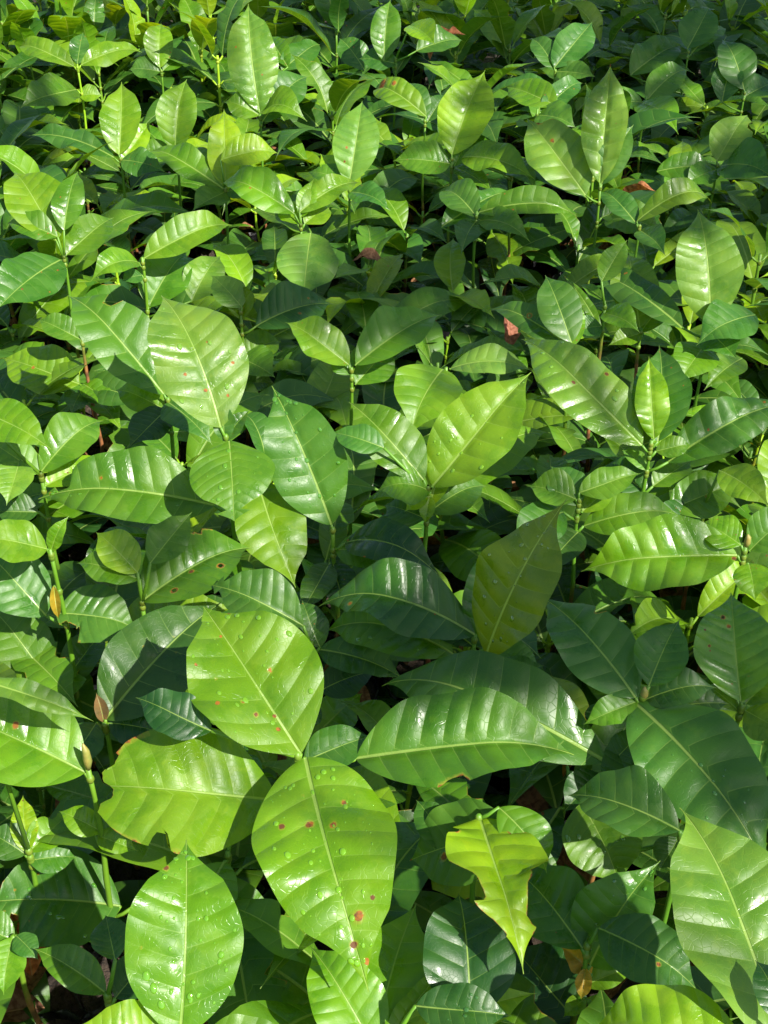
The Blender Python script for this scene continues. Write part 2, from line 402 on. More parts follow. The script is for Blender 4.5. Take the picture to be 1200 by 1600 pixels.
# each leaf: base px, base py, tip px, tip py, width px, elevation, colour, options
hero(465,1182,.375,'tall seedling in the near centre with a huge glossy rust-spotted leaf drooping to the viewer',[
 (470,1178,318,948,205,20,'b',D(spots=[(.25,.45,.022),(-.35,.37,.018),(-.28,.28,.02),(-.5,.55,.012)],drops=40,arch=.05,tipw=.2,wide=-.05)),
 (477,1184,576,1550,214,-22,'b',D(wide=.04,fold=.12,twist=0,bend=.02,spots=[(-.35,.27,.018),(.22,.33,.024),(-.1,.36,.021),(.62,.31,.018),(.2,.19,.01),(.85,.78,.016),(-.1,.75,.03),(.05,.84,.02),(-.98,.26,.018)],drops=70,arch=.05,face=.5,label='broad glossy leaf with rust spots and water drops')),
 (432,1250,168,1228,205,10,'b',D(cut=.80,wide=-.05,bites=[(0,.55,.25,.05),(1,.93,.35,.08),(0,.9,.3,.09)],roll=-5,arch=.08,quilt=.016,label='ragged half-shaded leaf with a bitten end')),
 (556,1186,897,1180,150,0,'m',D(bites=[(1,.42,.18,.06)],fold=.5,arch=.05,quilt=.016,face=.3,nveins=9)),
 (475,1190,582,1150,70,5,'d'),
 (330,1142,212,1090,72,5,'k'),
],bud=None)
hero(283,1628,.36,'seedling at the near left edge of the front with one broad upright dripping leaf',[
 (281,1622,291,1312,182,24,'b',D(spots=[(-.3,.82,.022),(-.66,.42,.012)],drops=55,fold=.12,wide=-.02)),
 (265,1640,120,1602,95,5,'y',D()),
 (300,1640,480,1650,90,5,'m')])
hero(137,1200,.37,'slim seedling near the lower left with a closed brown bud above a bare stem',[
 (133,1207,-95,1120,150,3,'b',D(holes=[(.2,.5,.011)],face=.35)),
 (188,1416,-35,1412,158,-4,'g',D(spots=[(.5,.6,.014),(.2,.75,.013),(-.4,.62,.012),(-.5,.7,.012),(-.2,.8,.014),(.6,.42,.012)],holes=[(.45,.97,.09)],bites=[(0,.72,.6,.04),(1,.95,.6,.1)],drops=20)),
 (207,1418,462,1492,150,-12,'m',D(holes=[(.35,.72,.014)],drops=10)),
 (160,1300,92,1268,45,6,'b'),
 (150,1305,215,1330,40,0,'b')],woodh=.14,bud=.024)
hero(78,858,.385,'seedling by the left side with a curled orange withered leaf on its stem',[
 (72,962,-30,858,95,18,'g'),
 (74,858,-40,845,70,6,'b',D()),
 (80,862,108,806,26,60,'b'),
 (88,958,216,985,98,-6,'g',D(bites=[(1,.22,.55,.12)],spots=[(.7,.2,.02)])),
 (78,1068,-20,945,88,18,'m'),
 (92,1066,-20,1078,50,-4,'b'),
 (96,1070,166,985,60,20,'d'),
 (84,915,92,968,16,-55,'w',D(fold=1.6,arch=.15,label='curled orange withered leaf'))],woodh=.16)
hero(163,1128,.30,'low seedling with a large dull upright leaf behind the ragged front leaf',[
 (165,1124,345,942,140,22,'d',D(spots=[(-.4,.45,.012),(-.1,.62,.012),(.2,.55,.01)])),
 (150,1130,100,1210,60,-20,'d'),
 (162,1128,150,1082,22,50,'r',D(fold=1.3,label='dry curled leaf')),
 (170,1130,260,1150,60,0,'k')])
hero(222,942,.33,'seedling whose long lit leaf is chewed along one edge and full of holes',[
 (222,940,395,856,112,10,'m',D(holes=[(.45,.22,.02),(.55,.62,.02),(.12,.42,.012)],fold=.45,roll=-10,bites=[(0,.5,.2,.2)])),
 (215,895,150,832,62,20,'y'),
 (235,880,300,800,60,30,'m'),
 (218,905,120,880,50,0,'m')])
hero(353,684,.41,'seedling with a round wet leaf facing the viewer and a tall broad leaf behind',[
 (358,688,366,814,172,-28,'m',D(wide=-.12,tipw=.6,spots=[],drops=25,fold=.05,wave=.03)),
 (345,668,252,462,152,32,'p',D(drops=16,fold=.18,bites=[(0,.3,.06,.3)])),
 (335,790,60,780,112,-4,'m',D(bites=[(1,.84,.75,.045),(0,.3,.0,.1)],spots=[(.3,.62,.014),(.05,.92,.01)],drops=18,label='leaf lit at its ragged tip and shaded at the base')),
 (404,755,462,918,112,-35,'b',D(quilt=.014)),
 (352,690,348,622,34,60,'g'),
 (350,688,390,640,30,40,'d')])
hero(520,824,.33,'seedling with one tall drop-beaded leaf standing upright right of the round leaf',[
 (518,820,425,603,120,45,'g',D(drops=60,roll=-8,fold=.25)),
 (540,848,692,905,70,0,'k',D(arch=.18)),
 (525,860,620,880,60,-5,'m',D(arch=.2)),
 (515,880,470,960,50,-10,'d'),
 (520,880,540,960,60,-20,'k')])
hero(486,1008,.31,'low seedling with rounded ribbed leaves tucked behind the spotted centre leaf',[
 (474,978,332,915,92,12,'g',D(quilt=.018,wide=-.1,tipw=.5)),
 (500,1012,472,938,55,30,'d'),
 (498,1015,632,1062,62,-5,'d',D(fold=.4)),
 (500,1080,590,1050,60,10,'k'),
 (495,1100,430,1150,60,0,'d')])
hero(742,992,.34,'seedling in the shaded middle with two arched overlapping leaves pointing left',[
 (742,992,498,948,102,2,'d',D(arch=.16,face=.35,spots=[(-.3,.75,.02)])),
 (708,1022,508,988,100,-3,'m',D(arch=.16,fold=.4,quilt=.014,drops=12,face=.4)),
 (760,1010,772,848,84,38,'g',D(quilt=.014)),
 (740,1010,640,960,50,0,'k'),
 (760,1020,848,1056,66,-15,'m',D())])
hero(947,1192,.33,'seedling in shade at the right whose long arched leaf reaches left across the bed',[
 (945,1190,597,1072,128,2,'g',D(arch=.11,fold=.3,face=.4,quilt=.008)),
 (950,1200,1000,1290,50,-15,'m'),
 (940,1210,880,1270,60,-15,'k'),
 (948,1200,1010,1140,50,15,'d')])
hero(762,1026,.36,'seedling with a tall see-through leaf leaning right in the middle of the bed',[
 (760,1022,886,780,116,58,'o',D(roll=-30,fold=.15,drops=30,face=.6,label='upright leaf with light coming through it')),
 (765,1060,700,1090,50,0,'d'),
 (770,1060,850,1040,50,5,'g')])
hero(1004,1090,.375,'seedling at the right with a pale papery bud between four broad shaded leaves',[
 (993,1090,846,933,112,16,'g',D(bites=[(1,.62,.25,.03)],quilt=.012,fold=.12)),
 (1014,1072,1062,968,82,32,'g',D(quilt=.016)),
 (992,1098,1205,1372,172,-22,'g',D(quilt=.016,drops=20,fold=.15)),
 (996,1096,912,1132,48,-10,'m'),
 (1005,1095,1120,1075,60,5,'d'),
 (1010,1120,1140,1100,90,4,'d',D(quilt=.014))],bud=.011)
hero(1228,1642,.40,'seedling at the near right corner with one very large pale leaf and a reddened tip',[
 (1228,1640,1062,1262,196,16,'p',D(roll=18,spots=[(-.1,.985,.03)],fold=.2,arch=.02,quilt=.008,face=.55)),
 (1170,1650,925,1608,130,-2,'y',D(arch=.12,face=.3)),
 (1225,1600,1180,1500,60,20,'k'),
])
hero(1066,1300,.375,'dark seedling beside the large pale leaf with one leaf tip catching the sun',[
 (1062,1298,888,1243,100,-2,'d',D(arch=.10,face=.4)),(1080,1310,1150,1350,60,-10,'d')])
hero(985,1285,.30,'low seedling under the dark one with a broad leaf edged by sunlight',[
 (985,1262,976,1152,92,8,'d'),
 (908,1255,968,1388,135,-36,'m',D(drops=12)),
 (1060,1310,1030,1360,60,-20,'d')])
hero(918,1478,.30,'low seedling at the front right with a crumpled yellow leaf at its tip',[
 (922,1508,1032,1345,118,44,'g',D(quilt=.02,drops=10)),
 (910,1482,804,1364,115,4,'g',D()),
 (935,1450,1090,1548,105,-20,'d',D(holes=[(.2,.6,.012)])),
 (924,1522,876,1480,44,15,'w',D(fold=.7,arch=.2,twist=1.2,wave=.09,bites=[(1,.5,.5,.12)],label='crumpled yellow leaf')),
 (915,1512,908,1562,26,-40,'w',D(fold=1,arch=.1,wave=.08)),
 (915,1560,880,1590,30,-10,'y'),(918,1560,960,1590,30,-10,'y'),(915,1540,990,1515,40,0,'b'),
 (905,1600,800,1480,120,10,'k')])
hero(748,1278,.345,'seedling with a bright torn twisted leaf hanging toward the viewer',[
 (750,1280,818,1522,158,-10,'y',D(roll=-8,bites=[(1,.22,.25,.05),(1,.60,.45,.10),(0,.16,.35,.06),(0,.66,.5,.14),(1,.80,.3,.06)],wave=.06,quilt=.014,twist=.5,label='bright torn leaf eaten away along both edges')),
 (800,1292,640,1345,128,-28,'g',D(spots=[(-.35,.45,.06),(-.3,.6,.05),(.0,.98,.02)],label='dull leaf with a large brown patch')),
 (780,1262,854,1364,76,-40,'m',D(arch=.13,bites=[(1,.6,.4,.05)],spots=[(.4,.55,.02),(.6,.62,.02)])),
 (700,1330,650,1250,60,10,'d'),(800,1350,880,1380,70,-10,'g')])
hero(592,1650,.25,'seedling at the front centre with pale upright leaves under the drooping spotted leaf',[
 (584,1652,651,1412,118,12,'b',D(fold=.1)),
 (590,1648,484,1478,112,18,'b',D()),
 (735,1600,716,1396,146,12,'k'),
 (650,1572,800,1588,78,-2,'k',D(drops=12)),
 (610,1640,838,1552,86,6,'y',D(arch=.06,face=.3)),
 (600,1640,700,1510,40,12,'b')])
hero(168,1556,.27,'low dark seedling under the leaves at the near left corner',[
 (165,1552,52,1482,60,0,'m'),(180,1500,165,1430,60,10,'d'),
 (180,1560,240,1500,70,10,'k')])
hero(20,1462,.28,'small seedling at the left edge under the leaf with a bitten hole',[
 (22,1470,-50,1440,60,0,'m'),(20,1464,6,1555,62,-30,'b'),(25,1462,60,1500,40,0,'g')])
hero(45,1330,.28,'small bright seedling between the shaded leaves at the left edge',[
 (42,1332,36,1242,42,20,'y'),(45,1332,110,1270,55,10,'b',D(bites=[(0,.7,.5,.1)])),(40,1335,-20,1300,60,5,'d'),(45,1345,120,1340,50,0,'g'),
 (-40,1060,146,1127,40,-6,'p')])
# middle
hero(668,764,.36,'bright seedling in the middle with one tall sunlit leaf leaning right',[
 (676,760,830,582,122,34,'b',D(drops=24,quilt=.014)),
 (662,750,545,628,84,26,'m',D(bites=[(0,.6,.2,.1)])),
 (672,768,588,768,74,2,'m',D(arch=.32,fold=.3)),
 (668,775,632,800,24,-20,'y'),(672,775,664,818,26,-50,'y'),
 (600,700,518,676,50,5,'g'),
 (672,800,760,760,70,10,'g',D(arch=.12)),(665,810,600,790,60,0,'d'),(672,790,700,700,40,45,'y')])
hero(697,574,.37,'slim seedling with a bare green stem and a pair of leaves drooping at its top',[
 (692,577,640,684,104,-22,'b',D()),
 (704,576,832,580,42,0,'p',D(arch=.14,face=.3)),
 (700,700,740,650,40,20,'m')])
hero(549,574,.36,'small seedling with a v-shaped pair of leaves above a thin stem left of centre',[
 (545,570,446,504,62,22,'b'),(556,570,690,492,76,14,'m',D(arch=.07)),(556,600,612,540,66,22,'m',D(spots=[(.2,.6,.03)])),(548,585,520,560,40,20,'m')])
hero(1018,688,.36,'seedling at the right with a small bright yellow-green leaf upright between long leaves',[
 (1003,696,815,530,96,20,'p',D(drops=18,spots=[(.65,.42,.02)],fold=.16)),
 (1022,686,1014,557,54,50,'y',D(quilt=.02)),
 (1044,722,1232,632,78,8,'g',D(quilt=.022,arch=.1)),
 (1028,690,1030,540,92,32,'g',D(bites=[(1,.7,.1,.1)])),
 (1012,735,970,702,24,20,'p'),(1025,705,1080,696,34,0,'m'),(1020,760,1080,720,50,5,'m'),(1010,770,940,730,60,5,'d')])
hero(1165,852,.37,'seedling at the right edge with a withered brown tip and a broad leaf pointing left',[
 (1152,868,908,893,114,-3,'b',D(roll=-8,arch=.07,spots=[(-.1,.02,.025)],face=.4)),
 (1158,852,1094,818,56,8,'b',D()),(1172,860,1240,810,70,15,'m'),(1170,880,1180,940,60,-25,'b')],bud=.012)
hero(1160,1100,.345,'seedling at the right edge with a folded leaf pierced by small holes',[
 (1158,1096,1142,926,125,30,'p',D(holes=[(-.35,.72,.012),(-.15,.64,.01)],spots=[(-.7,.45,.02),(-.2,.14,.012),(.2,.2,.012)],fold=.35)),
 (1155,1112,1098,1070,26,10,'b'),(1165,1100,1230,1040,60,10,'m'),(1165,1110,1240,1150,90,-5,'b',D())])
hero(905,782,.33,'seedling with wide leaves in shade between the see-through leaf and the yellow-green one',[
 (912,822,1062,806,66,-2,'m',D(arch=.16)),(900,780,825,760,60,6,'m'),(905,790,860,728,60,25,'g'),(910,800,960,760,40,12,'b'),
 (905,770,1000,740,50,6,'m'),(880,800,800,850,70,-5,'g'),(905,830,850,900,60,-10,'d')])
hero(1100,790,.30,'low seedling with red-blotched leaves beside the right edge',[
 (1046,796,1150,758,72,2,'m',D(spots=[(.2,.5,.04),(.5,.8,.03)])),(1125,735,1202,792,56,-10,'b'),(1100,800,1130,760,40,10,'m'),(1090,800,1020,840,60,-5,'d')])
hero(64,742,.35,'seedling by the left edge with a glaring pale leaf and a dark stem',[
 (64,738,162,658,66,16,'m',D(arch=.14)),(60,740,-20,690,60,10,'p'),(-40,640,80,702,66,-4,'b'),(30,720,10,790,60,-25,'p'),(70,760,170,720,50,5,'y'),(60,800,-10,800,50,-5,'d')])
hero(127,522,.34,'seedling at the left with a red lower stem and a leaf with a rust spot',[
 (124,600,4,560,84,2,'b',D(spots=[(-.1,.55,.03)])),(130,600,180,640,40,-10,'b'),(125,530,60,500,40,10,'m'),(128,610,110,650,40,-15,'d'),(130,605,230,640,60,-3,'d')],woodh=.30)
hero(262,622,.36,'seedling half hidden by the tall broad leaf with one notched leaf pointing left',[
 (256,616,106,462,100,22,'m',D(bites=[(1,.68,.45,.045)],quilt=.012)),(262,628,332,695,66,-12,'g'),(260,640,200,700,60,-8,'k'),(258,640,180,610,50,3,'b'),(230,660,240,620,40,20,'b')])
hero(222,402,.36,'seedling on the left with a long pointed leaf arching right over the bed',[
 (225,404,362,352,54,10,'b',D(arch=.10)),(216,410,140,442,46,-8,'b',D(arch=.2)),(232,480,292,395,80,26,'m',D(quilt=.018)),(235,480,265,410,60,40,'b'),(222,430,190,440,40,-6,'g'),(300,470,345,400,60,25,'p')])
hero(100,402,.36,'seedling on the left with a bright broad leaf over two bluish drooping ones',[
 (95,406,-5,484,80,-12,'g',D()),(104,398,178,340,58,16,'m'),(88,376,22,268,92,24,'b',D(quilt=.006)),(100,360,122,268,50,35,'m'),(90,370,10,350,40,3,'m')])
hero(376,486,.33,'seedling with a twisted yellow leaf behind the tall broad leaf',[
 (378,500,372,448,46,40,'o',D(fold=.8,twist=.8)),(380,560,440,535,48,8,'b'),(376,560,430,590,60,-6,'m'),(400,510,520,475,70,5,'d',D(spots=[(.3,.5,.03),(-.3,.7,.02)])),(380,600,430,600,50,0,'m'),(378,480,330,430,50,25,'p')])
hero(470,352,.36,'seedling left of centre with a broad pale leaf hanging point down',[
 (486,364,474,472,98,-26,'p',D(wide=-.1,bites=[(0,.3,.1,.1)])),(460,334,345,288,52,8,'b',D(arch=.1)),(468,332,562,286,40,8,'b',D(arch=.08)),(476,350,515,325,40,10,'b'),(465,350,440,320,40,20,'y'),(470,340,490,280,30,40,'b')])
hero(546,292,.35,'seedling with one pale upright leaf standing left of the top centre',[
 (546,286,566,158,74,42,'p',D(spots=[(-.3,.35,.02),(-.3,.2,.016)])),(545,292,500,240,36,25,'y'),(550,290,480,270,36,6,'m'),(548,300,610,330,40,-6,'g')])
hero(706,246,.36,'seedling with a single bright ribbed leaf standing upright at the upper centre',[
 (706,242,758,110,84,42,'y',D(quilt=.022,nveins=10)),(704,256,614,252,58,2,'m',D(quilt=.014)),(710,260,735,215,30,40,'m'),(712,262,770,300,30,-6,'m')])
hero(406,180,.37,'seedling at the upper left with a tall glossy ribbed leaf half in shadow',[
 (406,176,388,6,78,50,'p',D(quilt=.028,nveins=11,fold=.1)),(412,176,480,190,50,2,'b',D(arch=.2)),(405,180,350,160,40,15,'b'),(410,190,482,120,60,30,'g')])
hero(276,240,.36,'seedling at the upper left with a glossy folded leaf standing to a sharp point',[
 (274,238,292,124,64,48,'b',D(quilt=.02,fold=.5)),(275,245,352,290,50,-8,'b'),(270,245,200,240,36,0,'m'),(280,250,330,225,34,10,'y')])
hero(188,245,.36,'seedling at the upper left with a heart-shaped sunlit leaf shaded at the bottom',[
 (186,242,190,128,64,42,'b',D()),(178,246,45,212,34,3,'g',D(arch=.08)),(192,250,235,190,36,35,'y'),(190,250,260,270,40,-4,'g')])
hero(352,296,.35,'bright seedling left of the upper centre with yellow-green leaves in full sun',[
 (352,292,350,170,56,38,'y'),(350,296,232,238,44,6,'b',D(arch=.1)),(345,250,435,240,46,2,'y',D()),(352,298,400,262,44,10,'y'),(352,300,300,330,44,-8,'m'),(355,300,455,330,48,-6,'g',D(arch=.16))])
hero(938,290,.375,'seedling at the upper right with a brown-tipped tall leaf and a broad one leaning left',[
 (937,286,954,100,70,48,'p',D(spots=[(0,.99,.03)],quilt=.02,drops=6)),(915,305,822,184,84,30,'p',D(bites=[(1,.86,.5,.08)],spots=[(.2,.85,.05),(.1,.6,.03)])),(940,288,990,195,50,45,'g'),(945,345,1036,370,54,-6,'m',D(arch=.12)),(940,340,1000,330,40,0,'g')])
hero(1110,508,.36,'seedling at the right with one large glossy ribbed leaf facing the viewer upright',[
 (1110,506,1090,327,102,44,'p',D(quilt=.022,nveins=9,fold=.15)),(1180,492,1088,540,74,-8,'g',D(quilt=.014)),(1066,512,925,432,52,3,'g'),(1110,520,1150,560,60,-12,'g'),(1100,540,1060,600,70,-14,'b',D(quilt=.016)),(1160,560,1100,610,50,-5,'m')])
hero(1002,514,.33,'seedling with a bright leaf behind a long dark one and a red stem',[
 (1000,512,982,398,72,28,'b',D()),(940,520,880,430,10,30,'m'),(1005,520,950,540,30,-5,'b'),(1000,520,1040,470,40,20,'m')],woodh=.28)
hero(945,480,.37,'thin tall stem right of centre turning green to red toward the soil',[
 (940,440,980,375,40,35,'m'),(945,470,905,445,16,10,'m'),(942,490,1000,520,40,-6,'b'),(940,510,900,520,40,0,'g')],woodh=.30)
hero(893,540,.34,'seedling right of centre with a bluish upright leaf in patchy sun',[
 (893,535,852,430,68,30,'g'),(890,545,900,470,40,35,'b'),(895,550,840,580,40,-6,'m'),(895,545,760,485,44,3,'g',D(holes=[(.2,.5,.016)]))])
hero(1000,348,.36,'seedling at the right with a drooping yellowish leaf arched over its neighbours',[
 (995,346,1112,318,40,2,'o',D(arch=.26)),(995,350,940,300,40,10,'g'),(1000,360,1040,400,40,-10,'g')])
hero(745,330,.35,'seedling at the upper centre with two long dark ribbed leaves pointing right',[
 (748,332,902,338,44,-2,'m',D(arch=.08)),(690,355,800,300,46,6,'g',D(quilt=.018)),(745,340,690,300,50,6,'g'),(745,345,720,400,50,-12,'g'),(750,345,830,380,44,-6,'m',D(arch=.12))])
hero(800,270,.34,'seedling at the upper right of centre with a smooth leaf drooping to the right',[
 (722,246,835,280,52,-6,'b',D(arch=.12)),(800,275,780,230,30,40,'b'),(790,260,840,300,40,-10,'m')])
hero(664,190,.36,'seedling near the top with a scorched orange patch on its arched leaf',[
 (666,182,584,148,40,4,'b',D(arch=.18,spots=[(.1,.75,.09),(.3,.55,.05)])),(664,190,640,130,34,30,'g'),(668,190,700,150,30,25,'d')])
hero(121,104,.38,'slender seedling at the upper left with a thin stem and two leaves spread like wings',[
 (126,102,222,82,32,5,'b',D(arch=.1)),(116,104,28,76,34,5,'b',D(arch=.1)),(120,140,30,170,54,-4,'m',D(quilt=.018)),(124,150,160,150,40,0,'b'),(121,100,130,50,30,30,'g')],stemc='y')
hero(252,108,.35,'seedling at the top left with a small rounded ribbed leaf standing up',[
 (250,106,252,37,46,38,'b',D(quilt=.02)),(255,110,300,90,30,8,'m'),(250,112,200,110,34,0,'g')])
hero(1076,78,.36,'seedling at the top right with a round dark ribbed leaf standing up',[
 (1074,76,1108,12,58,32,'g',D(quilt=.02)),(985,118,1066,72,52,10,'m',D(quilt=.02)),(1080,84,1135,46,26,10,'g')])
hero(1164,142,.36,'seedling at the top right edge with two blunt upright dark leaves',[
 (1163,140,1128,62,56,34,'g'),(1128,160,1146,100,48,34,'g',D(quilt=.016)),(1165,150,1210,130,40,5,'d')])
hero(1122,256,.35,'seedling at the right edge with a squarish torn leaf in partial sun',[
 (1120,252,1168,180,62,28,'p',D(bites=[(1,.7,.4,.08)])),(1026,268,1120,262,40,0,'m'),(1125,260,1210,280,60,0,'g'),(1120,265,1070,290,40,-5,'m')])
hero(868,108,.35,'seedling near the top right of centre with a bluish leaf fanned upward',[
 (866,106,926,34,54,26,'g',D(quilt=.016)),(868,110,830,60,40,25,'g'),(870,112,930,120,34,0,'g')])
hero(840,170,.35,'seedling at the upper right of centre with ribbed mid-green leaves spread flat',[
 (870,165,790,136,46,3,'b',D(quilt=.02)),(845,175,910,130,36,14,'g'),(840,180,900,200,50,-5,'g')])
hero(1010,150,.35,'seedling behind the tall brown-tipped leaf with pale leaves held level',[
 (1010,158,1075,110,44,14,'m'),(1000,160,1060,210,50,-8,'b'),(1005,160,940,170,40,0,'m')])
hero(432,80,.36,'seedling near the top with dark smooth leaves beside the tall glossy one',[
 (440,110,500,70,40,12,'g'),(450,105,420,55,34,12,'m'),(505,120,410,60,38,4,'m'),(570,110,530,60,44,30,'g')])
hero(618,92,.37,'seedling at the top centre with an upright dark leaf and one bent in sunlight',[
 (600,96,610,0,48,50,'m',D(quilt=.02)),(650,80,725,65,40,3,'g'),(620,100,560,92,36,3,'g'),(640,40,680,70,40,-8,'y')])
#END
if WARN: print('WARN', WARN)

# ------------------------------------------------------------------ filler seedlings
LIB = []
for i in range(22):
    rg = random.Random(900 + i)
    bites = [(rg.randint(0, 1), rg.uniform(.3, .85), rg.uniform(.2, .6), rg.uniform(.03, .09)) for _ in range(rg.choice((0, 0, 0, 1, 2)))]
    me, _ = leaf_geo(rg.uniform(.36, .48), nv=22, nu=5, arch=rg.uniform(.05, .17), droop=rg.uniform(0, .35), fold=rg.uniform(.1, .5), wave=rg.uniform(.01, .035),
                     quilt=rg.uniform(.003, .010), nveins=rg.choice((7, 8, 9)), wide=rg.uniform(-.1, .04), bites=bites, seed=rg.random() * 1e6, bend=rg.uniform(-.06, .06), twist=rg.uniform(-.5, .5), curl=rg.uniform(0, .15))
    LIB.append(me)

def place_leaf(parent, base, az, el, L, me, roll=0.):
    m = Vector((math.cos(az) * math.cos(el), math.sin(az) * math.cos(el), math.sin(el))); s = Vector((math.sin(az), -math.cos(az), 0)); n = s.cross(m)
    if n.z < 0: s = -s; n = -n
    q = Matrix.Rotation(roll, 3, m); s = q @ s; n = q @ n
    if s.cross(m).dot(n) < 0: s = -s
    o = link('leaf', me, parent); M = Matrix((s, m, n)).transposed().to_4x4() @ Matrix.Scale(L, 4); M.translation = base; o.matrix_local = M; o['span'] = L
    return o

def proto(seed, h):
    """one seedling: opposite leaf pairs, each pair turned a quarter from the last"""
    rg = random.Random(seed); p = bpy.data.objects.new('potted_seedling', None); C.objects.link(p); bases = []
    z = h; az = rg.uniform(0, 3.14); spec = []
    for k in range(5):
        for side in (0, 1):
            if k > 1 and rg.random() < .12: continue
            a = az + math.pi * side + rg.uniform(-.35, .35)
            el = (R(rg.uniform(-5, 30)), R(rg.uniform(-12, 15)), R(rg.uniform(-18, 10)), R(-10), R(-20))[k] if h < .28 else (R(rg.uniform(25, 70)), R(rg.uniform(-2, 38)), R(rg.uniform(-18, 20)), R(rg.uniform(-28, 8)), R(rg.uniform(-30, 0)))[k]
            L = (rg.uniform(.09, .135), rg.uniform(.125, .165), rg.uniform(.135, .175), rg.uniform(.12, .16), rg.uniform(.09, .13))[k]
            b = Vector((.010 * math.cos(a), .010 * math.sin(a), z + rg.uniform(-.004, .004))); bases.append(b)
            o = place_leaf(p, b, a, el, L, rg.choice(LIB), rg.uniform(-.35, .35)); o['tier'] = k
        z -= rg.uniform(.026, .042) * h / .3; az += math.pi / 2 + rg.uniform(-.3, .3)
        if z < BAG_H + .02: break
    st = link('stem', stem_mesh((0, 0, h), bases, BAG_H + rg.uniform(.01, .08)), p)
    bg_ = link('nursery_bag', rg.choice(BAGS), p); link('soil', rg.choice(SOILS), bg_)
    return p
PROTOS = [proto(50 + i, .24 + .012 * i) for i in range(10)]
USED = set()
def kids(o): return [c for c in ALLKIDS.get(o, [])]
ALLKIDS = {}
for o in C.objects:
    if o.parent: ALLKIDS.setdefault(o.parent, []).append(o)
def copy_tree(src, parent=None):
    c = src.copy(); C.objects.link(c)
    if parent: c.parent = parent
    for k in kids(src): copy_tree(k, c)
    return c
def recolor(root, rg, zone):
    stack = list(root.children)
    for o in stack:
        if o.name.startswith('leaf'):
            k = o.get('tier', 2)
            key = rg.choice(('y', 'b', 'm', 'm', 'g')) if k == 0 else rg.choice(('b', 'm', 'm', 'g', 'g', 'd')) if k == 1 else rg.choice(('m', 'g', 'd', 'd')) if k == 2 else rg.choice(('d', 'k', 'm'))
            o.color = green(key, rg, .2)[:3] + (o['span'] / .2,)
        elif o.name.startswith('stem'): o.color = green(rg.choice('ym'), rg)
def to_px(x, y, z):
    v = Vector((x, y, z)) - CAM; dz = v.dot(Fv); return 600 + v.x / dz * FPX, 800 - v.dot(Uv) / dz * FPX
HPX = [to_px(a, b, .34) for a, b in HERO_XY]
FILL = []; rg = random.Random(5); first_used = set(); row = 0; y = .24; cnt = 0
while y < 3.4:
    S = .108 if y < .95 else .118 if y < 1.6 else .140
    xm = .14 + y * .262 + S * .3; nx = max(2, int(round(2 * xm / S)))
    for ix in range(nx + 1):
        x = -xm + (ix + .5 * (row % 2)) * S
        px, py = x + rg.uniform(-.02, .02), y + rg.uniform(-.02, .02)
        d = min(math.hypot(px - a, py - b) for a, b in HERO_XY)
        if d < (.056 if y < .95 else .064 if y < 1.6 else .070): continue
        low = y < 1.6
        k = rg.randrange(0, 4) if low else rg.randrange(2, 10)
        u_, v_ = to_px(px, py, .3); blk = (not low) and any(abs(u_ - hu) < 85 and -10 < v_ - hv < 120 for hu, hv in HPX)
        if blk: k = rg.randrange(2, 4)
        src = PROTOS[k]
        if k in first_used: c = copy_tree(src)
        else: c = src; first_used.add(k)
        c.location = (px, py, 0); c.rotation_euler = (rg.uniform(-.05, .05), rg.uniform(-.05, .05), rg.uniform(0, 6.28))
        sc = rg.uniform(.9, 1.02) if low else rg.uniform(1.15, 1.32); sc *= .88 if blk else 1; c.scale = (sc, sc, sc * (.97 if low else .86))
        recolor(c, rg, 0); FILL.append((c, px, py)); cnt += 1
    y += S * .87; row += 1
for i, pr in enumerate(PROTOS):
    if i not in first_used:
        for k in kids(pr):
            for kk in kids(k): bpy.data.objects.remove(kk)
            bpy.data.objects.remove(k)
        bpy.data.objects.remove(pr)
print('fillers', cnt, 'heroes', len(HERO_XY))

# ------------------------------------------------------------------ ground
def ground_sheet():
    bm = bmesh.new(); n = 90; sx = 60
    xs = [(-1 + 2 * i / n) for i in range(n + 1)]; f = lambda t: sx * math.copysign(abs(t) ** 3, t)
    g = [[bm.verts.new((f(a), f(b) + 1.5, .004 * noise.noise(Vector((f(a) * 9, f(b) * 9, 0))))) for a in xs] for b in xs]
    for j in range(n):
        for i in range(n): bm.faces.new((g[j][i], g[j][i + 1], g[j + 1][i + 1], g[j + 1][i]))
    me = bpy.data.meshes.new('ground'); bm.to_mesh(me); bm.free(); smooth(me)
    o = link('ground', me, None, M_GROUND); o['kind'] = 'structure'
ground_sheet()

# labels of the small seedlings: by the nearest tall seedling they stand beside
def label_fillers():
    seen = {}
    H = [(to_px(a, b, .3), n) for (a, b), n in zip(HERO_XY, NICK)]
    for c, x, y in FILL:
        u, v = to_px(x, y, .26)
        near = sorted(H, key=lambda h: math.hypot(h[0][0] - u, (h[0][1] - v) * 1.6))
        done = False
        for (hp, nick) in near[:7]:
            dx, dy = u - hp[0], (v - hp[1]) * 1.6; dd = math.hypot(dx, dy); ang = math.degrees(math.atan2(-dy, dx)) % 360
            side = ('right of', 'behind and right of', 'behind', 'behind and left of', 'left of', 'in front and left of', 'in front of', 'in front and right of')[int((ang + 22.5) // 45) % 8]
            lab = 'short seedling ' + ('just ' if dd < 110 else 'a little way ' if dd > 190 else '') + side + ' the ' + nick
            if lab not in seen and len(lab.split()) <= 16: seen[lab] = 1; done = True; break
        if not done:
            lab = ('one of the crowded sunlit seedlings toward the far left of the bed' if u < 560 else 'one of the crowded dim seedlings toward the far right of the bed') if v < 420 else 'one of the low seedlings half hidden under the nearer leaves'
        g = 'short seedlings of the near bed' if v > 700 else 'short seedlings of the far bed'
        tagit(c, lab, 'seedling', g)
label_fillers()

